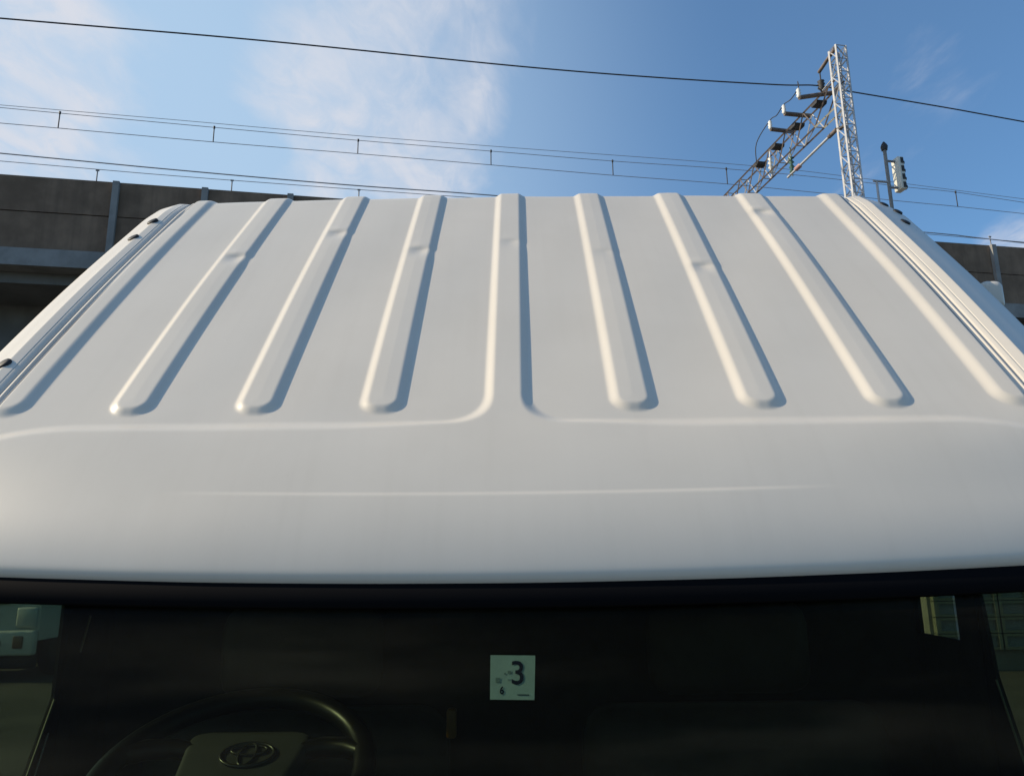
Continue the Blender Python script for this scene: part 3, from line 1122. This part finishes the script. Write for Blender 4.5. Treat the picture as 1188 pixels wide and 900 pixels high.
DOOR_B = zc_ - 0.98
for sgn in (-1, 1):
    side_panel(sgn).build('upper_side', M_PAINT, truck)
    # middle pillar: its front edge leans forward below the window
    xi = sgn * (XS - 0.007)
    edge_px = [(77, 690), (75, 706), (63, 808), (29, 902), (-6, 985)] if sgn < 0 else [(1136, 690), (1139, 702), (1156, 785), (1190, 885), (1225, 985)]
    ed = [hit(x, y, (xi, 0, 0), (1, 0, 0)) for x, y in edge_px]
    yq0, yq1, zq0, zq1 = (1.165, 1.215, zc_ - 0.085, zc_ - 0.055) if sgn < 0 else (hit(1111, 720, (xi, 0, 0), (1, 0, 0)).y, hit(1067, 720, (xi, 0, 0), (1, 0, 0)).y, hit(1090, 738, (xi, 0, 0), (1, 0, 0)).z, zc_ - 0.035)
    pm = MB()
    front = [Vector((xi, p.y, p.z)) for p in ed] + [Vector((xi, ed[-1].y, zc_ - 0.60))]
    pm.prism([Vector((xi, ed[0].y + 0.01, zc_ + 0.12))] + front + [Vector((xi, yq0, zc_ - 0.60)), Vector((xi, yq0, zc_ + 0.12))], (sgn * 0.005, 0, 0))
    pm.box((xi + sgn * 0.003, (yq0 + yq1) / 2, (zq0 + zc_ - 0.6) / 2), (0.005, yq1 - yq0, zq0 - zc_ + 0.6))
    pm.box((xi + sgn * 0.003, (yq1 + rearY) / 2, zc_ - 0.24), (0.0052, rearY - yq1, 0.72))
    pm.box((xi + sgn * 0.003, (yq0 + yq1) / 2, (zq1 if sgn > 0 else zq0) / 2 + (zc_ + 0.12) / 2), (0.0048, yq1 - yq0, zc_ + 0.12 - (zq1 if sgn > 0 else zq0)))
    pil_ = pm.build('middle_pillar', M_INT, truck)
    # thin pale tube standing in for the sunlit weatherstrip reflection on the leaning edge
    MB().tube([Vector((xi - sgn * 0.002, p.y - 0.001, p.z)) for p in (ed[2] * 0.97 + ed[3] * 0.03, ed[3], ed[4])], 0.0013, 6).build('pillar_bright_line', M_FRAME, pil_)
    if sgn < 0:
        tl_ = [hit(x, y, (xi + 0.004, 0, 0), (1, 0, 0)) for x, y in ((105, 714), (93, 756))]  # pale tube standing for a thin bright line on the pillar
        MB().tube(tl_, 0.0016, 6).build('pillar_bright_line', M_FRAME, pil_)
        tl_ = [hit(x, y, (xi + 0.004, 0, 0), (1, 0, 0)) for x, y in ((56, 850), (40, 900))]  # second pale tube in place of a reflected streak beside the edge
        MB().tube(tl_, 0.0010, 6).build('pillar_bright_line', M_STEEL, pil_)
    MB().box((sgn * (XS + 0.0005), (ed[1].y + rearY) / 2 + 0.02, zc_ - 0.36), (0.003, rearY - ed[1].y - 0.04, 0.46)).build('side_skin', M_PAINT, truck) if sgn < 0 else \
        MB().box((sgn * (XS + 0.0005), (ed[1].y + yq0) / 2 + 0.02, zc_ - 0.32), (0.003, yq0 - ed[1].y - 0.04, 0.54)).box((sgn * (XS + 0.0005), (yq0 + rearY) / 2, zc_ - 0.37), (0.003, rearY - yq0, 0.46)).build('side_skin', M_PAINT, truck)
    if sgn > 0:
        MB().box((sgn * (XS - 0.012), (yq0 + yq1) / 2, (zq0 + zq1) / 2), (0.004, yq1 - yq0, zq1 - zq0)).build('quarter_window', M_SIDEG, truck)
    # door with window
    yA, yB = 0.46, ed[1].y + 0.01
    d = MB()
    d.rbox((sgn * (XS - 0.02), (yA + yB) / 2, zc_ - 0.86), (0.05, yB - yA, 0.50), 0.015)
    door = d.build('door', M_PAINT, truck)
    MB().box((sgn * (XS - 0.052), (yA + yB) / 2, zc_ - 0.86), (0.02, yB - yA - 0.02, 0.48)).build('door_trim', M_INT, door)
    MB().prism([Vector((sgn * (XS - 0.010), yy, zz)) for yy, zz in ((0.60, zc_ - 0.61), (0.67, zc_ - 0.05), (0.93, zc_ + 0.10), (yB, zc_ + 0.10), (yB, zc_ - 0.61))], (sgn * 0.004, 0, 0)).build('door_glass', M_SIDEG, door)
    MB().rbox((sgn * (XS + 0.012), yB - 0.10, zc_ - 0.68), (0.02, 0.12, 0.03), 0.006).build('door_handle', M_RUBBER, door)
    # front pillar along the edge of the glass
    pl = [ws_pt(sgn * 0.60, s, 0.004) for s in np.linspace(-0.02, 0.64, 12)]
    ap = MB()
    vs = []
    for p in pl:
        vs += [p, Vector((sgn * 0.652, p.y + 0.015, p.z)), Vector((sgn * 0.655, p.y + 0.07, p.z - 0.01)), Vector((sgn * 0.60, p.y + 0.05, p.z - 0.01))]
    fs = []
    for i in range(11):
        for k in range(4):
            fs.append((i * 4 + k, i * 4 + (k + 1) % 4, i * 4 + 4 + (k + 1) % 4, i * 4 + 4 + k))
    fs += [(0, 1, 2, 3), (44, 45, 46, 47)]
    ap.add(vs, fs)
    ap.build('front_pillar', M_PAINT, truck)
# back wall, floor, headliner and nose
MB().box((0, rearY - 0.02, zc_ - 0.40), (2 * XS - 0.012, 0.03, 1.05)).build('rear_panel', M_INT, truck)
MB().box((0, rearY + 0.012, (topZ + zc_ - 0.95) / 2 - 0.03), (2 * XS - 0.04, 0.03, topZ - zc_ + 0.9)).build('back_wall', M_PAINT, truck)
yN = ws_pt(0, 0.62).y
zN = ws_pt(0, 0.62).z
MB().box((0, (yN + rearY) / 2, zc_ - 0.97), (2 * XS - 0.1, rearY - yN, 0.04)).build('floor_pan', M_INT, truck)
nose = MB().rbox((0, yN + 0.06, (zN + 0.35) / 2 - 0.01), (2 * XS - 0.04, 0.16, zN - 0.35), 0.04)
nose.build('front_panel', M_PAINT, truck)
MB().rbox((0, yN - 0.015, 0.40), (2 * XS - 0.02, 0.10, 0.2), 0.04).build('bumper', M_RUBBER, truck)
for sgn in (-1, 1):
    MB().rbox((sgn * 0.5, yN - 0.015, 0.62), (0.2, 0.05, 0.14), 0.02).build('headlight', M_LAMP, truck)
    for yw in (0.72, 2.55):
        wh = MB().lathe((sgn * (XS - 0.14) - 0.0, yw, 0.27), (sgn, 0, 0), [(0, .17), (0, .25), (.02, .27), (.12, .27), (.14, .25), (.14, .17)], 24).build('wheel', M_RUBBER, truck)
        MB().lathe((sgn * (XS - 0.12), yw, 0.27), (sgn, 0, 0), [(0, .17), (.1, .17), (.09, .14), (.07, .05), (.1, .04)], 20).build('rim', M_STEEL, wh)
MB().box((0, 2.1, 0.62), (2 * XS - 0.06, 1.55, 0.06)).box((-0.63, 2.1, 0.8), (0.03, 1.55, 0.3)).box((0.63, 2.1, 0.8), (0.03, 1.55, 0.3)).box((0, 2.86, 0.8), (2 * XS - 0.1, 0.03, 0.3)).build('load_bed', M_PAINT, truck)
MB().box((0, 1.6, 0.48), (0.7, 2.4, 0.12)).build('chassis', M_RUBBER, truck)
# pale rounded cover standing out from the side of the cab at the right
cc = hit(1150, 338, (0, 1.14, 0), (0, 1, 0))
MB().rbox(cc + Vector((-0.010, 0, -0.012)), (0.034, 0.05, 0.046), 0.011, None, 5).build('side_cover', M_PAINT, truck)

# dashboard
db = MB()
ys = ws_pt(0, 0.5).y
db.rbox((0, ys + 0.22, zc_ - 0.50), (1.18, 0.36, 0.16), 0.05)
db.build('dashboard', M_INT, truck)
# steering wheel
SC_z = 0.86
SWC = CAM + ray(268, 913) * SC_z
tilt = R(66)
wn = Vector((0.0, -math.cos(tilt), math.sin(tilt)))
e1 = Vector((1, 0, 0))
e2 = wn.cross(e1) * 1.0
if e2.z < 0:
    e2 = -e2


def swp(x, y, h=0.0):
    return SWC + e1 * x + e2 * y + wn * h


rim = MB().tube([swp(0.150 * math.cos(t), 0.150 * math.sin(t), 0.012) for t in np.linspace(0, 2 * math.pi, 56, endpoint=False)], 0.0135, 12, True)
sw = rim.build('steering_wheel', M_RIM, truck)
hub = MB()
poly = [(-0.072, 0.038), (-0.066, 0.048), (-0.05, 0.052), (0.05, 0.052), (0.066, 0.048), (0.072, 0.038), (0.06, -0.05), (0.04, -0.08), (-0.04, -0.08), (-0.06, -0.05)]
bm = bmesh.new()
vv = [bm.verts.new((x, y, 0)) for x, y in poly]
f = bm.faces.new(vv)
r_ = bmesh.ops.extrude_face_region(bm, geom=[f])
for v in r_['geom']:
    if isinstance(v, bmesh.types.BMVert):
        v.co.z += 0.045
        v.co.x *= 0.9
        v.co.y *= 0.88
bmesh.ops.bevel(bm, geom=[e for e in bm.edges], offset=0.006, segments=3, profile=0.5, affect='EDGES')
bm.verts.index_update()
hub.add([swp(v.co.x * 1.12, v.co.y * 1.05 + 0.032, v.co.z * 0.45 - 0.006) for v in bm.verts], [tuple(v.index for v in f.verts) for f in bm.faces], True)
bm.free()
hub.build('hub', M_TRIM, sw)
for sgn in (-1, 1):
    MB().tube([swp(sgn * 0.06, 0.055, 0.002), swp(sgn * 0.09, 0.062, 0.004), swp(sgn * 0.12, 0.056, 0.008), swp(sgn * 0.143, 0.040, 0.012)], 0.012, 10).build('spoke', M_RIM, sw)
MB().tube([swp(0, -0.05, 0.0), swp(0, -0.11, 0.006), swp(0, -0.149, 0.012)], 0.016, 10).build('spoke', M_TRIM, sw)
MB().bar(swp(0, 0, -0.02), swp(0, -0.02, -0.35), 0.03, 10).build('column', M_INT, sw)


def ell(cx_, cy_, ax_, by_, r, nseg=40):
    return MB().tube([swp(cx_ + ax_ * math.cos(t), cy_ + by_ * math.sin(t) + 0.029, 0.0158) for t in np.linspace(0, 2 * math.pi, nseg, endpoint=False)], r, 8, True)


em = MB()
for mb_ in (ell(0.008, 0.006, 0.031, 0.0205, 0.0022), ell(0.008, 0.006, 0.0095, 0.019, 0.0016), ell(0.008, 0.0135, 0.021, 0.0085, 0.0016)):
    em.add(mb_.v, mb_.f, True)
em.build('emblem', M_CHROME, sw)
# seats
for sgn in (-1, 1):
    st = MB().rbox((sgn * 0.33, 1.235, zc_ - 0.47), (0.46, 0.08, 0.5), 0.045).build('seat_back', M_SEAT, truck)
    MB().rbox((sgn * 0.33, 1.24, zc_ - 0.14), (0.25, 0.07, 0.14), 0.035).build('headrest', M_SEAT, st)
    MB().rbox((sgn * 0.33, 0.98, zc_ - 0.72), (0.46, 0.40, 0.12), 0.045).build('seat_cushion', M_SEAT, truck)
# small orange item between the seats
oc = CAM + ray(524, 838) * 1.1
MB().rbox(oc, (0.014, 0.02, 0.04), 0.004).build('orange_tag', M_ORANGE, truck)

# ================================================================== things seen through the cab windows
# parked white truck to the left
pt_x, pt_y = -5.86, 8.6
pk = thing('parked_truck', 'white parked truck glimpsed through the left door window of the near truck', 'truck', (pt_x, pt_y, 0))


def P(x, y, z):
    return Vector((pt_x + x, pt_y + y, z))


cabp = [P(-0.7, 0, 0.42), P(-0.7, -0.02, 0.95), P(-0.7, 0.34, 1.72), P(-0.7, 0.5, 1.82), P(-0.7, 1.3, 1.84), P(-0.7, 1.32, 0.42)]
MB().prism(cabp, (1.4, 0, 0)).build('cab', M_WHITE2, pk)
MB().prism([P(-0.62, -0.03, 1.02), P(-0.62, 0.29, 1.66), P(-0.62, 0.33, 1.64), P(-0.62, 0.02, 1.0)], (1.24, 0, 0)).build('windscreen', M_DARKG, pk)
MB().rbox(P(0, -0.05, 0.40), (1.40, 0.10, 0.26), 0.03).build('bumper', M_WHITE2, pk)
MB().rbox(P(0, 0.02, 0.21), (1.36, 0.10, 0.16), 0.03).build('lower_apron', M_RUBBER, pk)
for sx in (-1, 1):
    MB().rbox(P(sx * 0.30, -0.10, 0.40), (0.11, 0.03, 0.06), 0.01).build('bumper_slot', M_RUBBER, pk)
MB().tube([P(0.10, -0.12, 0.80), P(0.17, -0.14, 0.66), P(0.16, -0.14, 0.56), P(0.05, -0.13, 0.50), P(-0.08, -0.12, 0.52)], 0.022, 8).build('guard_bar', M_RUBBER, pk)
for sx in (-1, 1):
    h = MB().rbox(P(sx * 0.56, -0.02, 0.66), (0.22, 0.06, 0.22), 0.03).build('headlight', M_LAMP, pk)
    MB().rbox(P(sx * 0.54, -0.095, 0.41), (0.11, 0.04, 0.13), 0.015).build('indicator', M_AMBER, pk)
    MB().tube([P(sx * 0.69, 0.12, 0.95), P(sx * 0.80, -0.02, 1.0), P(sx * 0.84, -0.05, 1.15), P(sx * 0.80, -0.0, 1.42), P(sx * 0.66, 0.28, 1.5)], 0.018, 8).build('mirror_stay', M_RUBBER, pk)
    MB().rbox(P(sx * 0.86, -0.05, 1.22), (0.16, 0.06, 0.26), 0.025).build('mirror', M_RUBBER, pk)
    for yw in (0.55, 2.4):
        w_ = MB().lathe(P(sx * 0.52, yw, 0.29), (sx, 0, 0), [(0, .17), (0, .27), (.02, .29), (.14, .29), (.16, .27), (.16, .17)], 20).build('wheel', M_RUBBER, pk)
        MB().lathe(P(sx * 0.56, yw, 0.29), (sx, 0, 0), [(0, .17), (.1, .17), (.07, .05)], 16).build('rim', M_STEEL, w_)
    MB().box(P(sx * 0.702, 0.85, 1.32), (0.006, 0.6, 0.5)).build('side_window', M_DARKG, pk)
MB().box(P(0, 2.2, 0.62), (1.42, 1.7, 0.08)).box(P(-0.7, 2.2, 0.8), (0.03, 1.7, 0.3)).box(P(0.7, 2.2, 0.8), (0.03, 1.7, 0.3)).box(P(0, 3.04, 0.8), (1.37, 0.03, 0.3)).build('load_bed', M_WHITE2, pk)
MB().box(P(0, 1.5, 0.42), (0.8, 2.8, 0.14)).build('chassis', M_RUBBER, pk)
MB().rbox(P(0.0, -0.105, 0.40), (0.33, 0.012, 0.16), 0.004).build('number_plate', M_WHITE2, pk)
MB().box(P(0, -0.02, 0.84), (0.7, 0.03, 0.07)).build('grille', M_RUBBER, pk)

# low building with gridded windows to the right
bx, by = 8.2, 8.6
bd = thing('low_building', 'low building with a gridded window wall glimpsed at the right end of the windscreen', 'building', (bx, by, 0))
MB().box((bx, by + 1.5, 1.35), (7.4, 3.0, 2.7)).build('wall', M_WALLB, bd)
MB().box((bx, by + 1.45, 2.78), (7.9, 3.6, 0.14)).build('roof', M_CONC3, bd)
for ix in range(13):
    for iz in range(8):
        x = bx - 3.48 + ix * 0.345
        z = 0.30 + iz * 0.170
        w_, h_ = 0.31, 0.135
        fr = MB()
        for (cx_, cz_, sx_, sz_) in ((x, z - h_ / 2, w_ - .05, .026), (x, z + h_ / 2, w_ - .05, .026), (x - w_ / 2, z, .05, h_ + .026), (x + w_ / 2, z, .05, h_ + .026)):
            fr.box((cx_, by - 0.03, cz_), (sx_, 0.06 if sz_ < .1 else 0.075, sz_))
        fo = fr.build('window', M_FRAME, bd)
        MB().box((x, by - 0.012, z), (w_ - .05, 0.02, h_ - .026)).build('pane', M_PANE, fo)

# pale yellowish strips on the ground
for i, (x0, y0, x1, y1) in enumerate(((-4.2, 2.2, -1.6, 5.2), (2.2, 2.6, 4.6, 5.6))):
    a, b = Vector((x0, y0, 0.004)), Vector((x1, y1, 0.004))
    d = (b - a).normalized()
    n = Vector((-d.y, d.x, 0)) * 0.09
    o = MB().add([a - n, b - n, b + n, a + n], [(0, 1, 2, 3)]).build('ground_strip', M_LINE, None, 'structure')
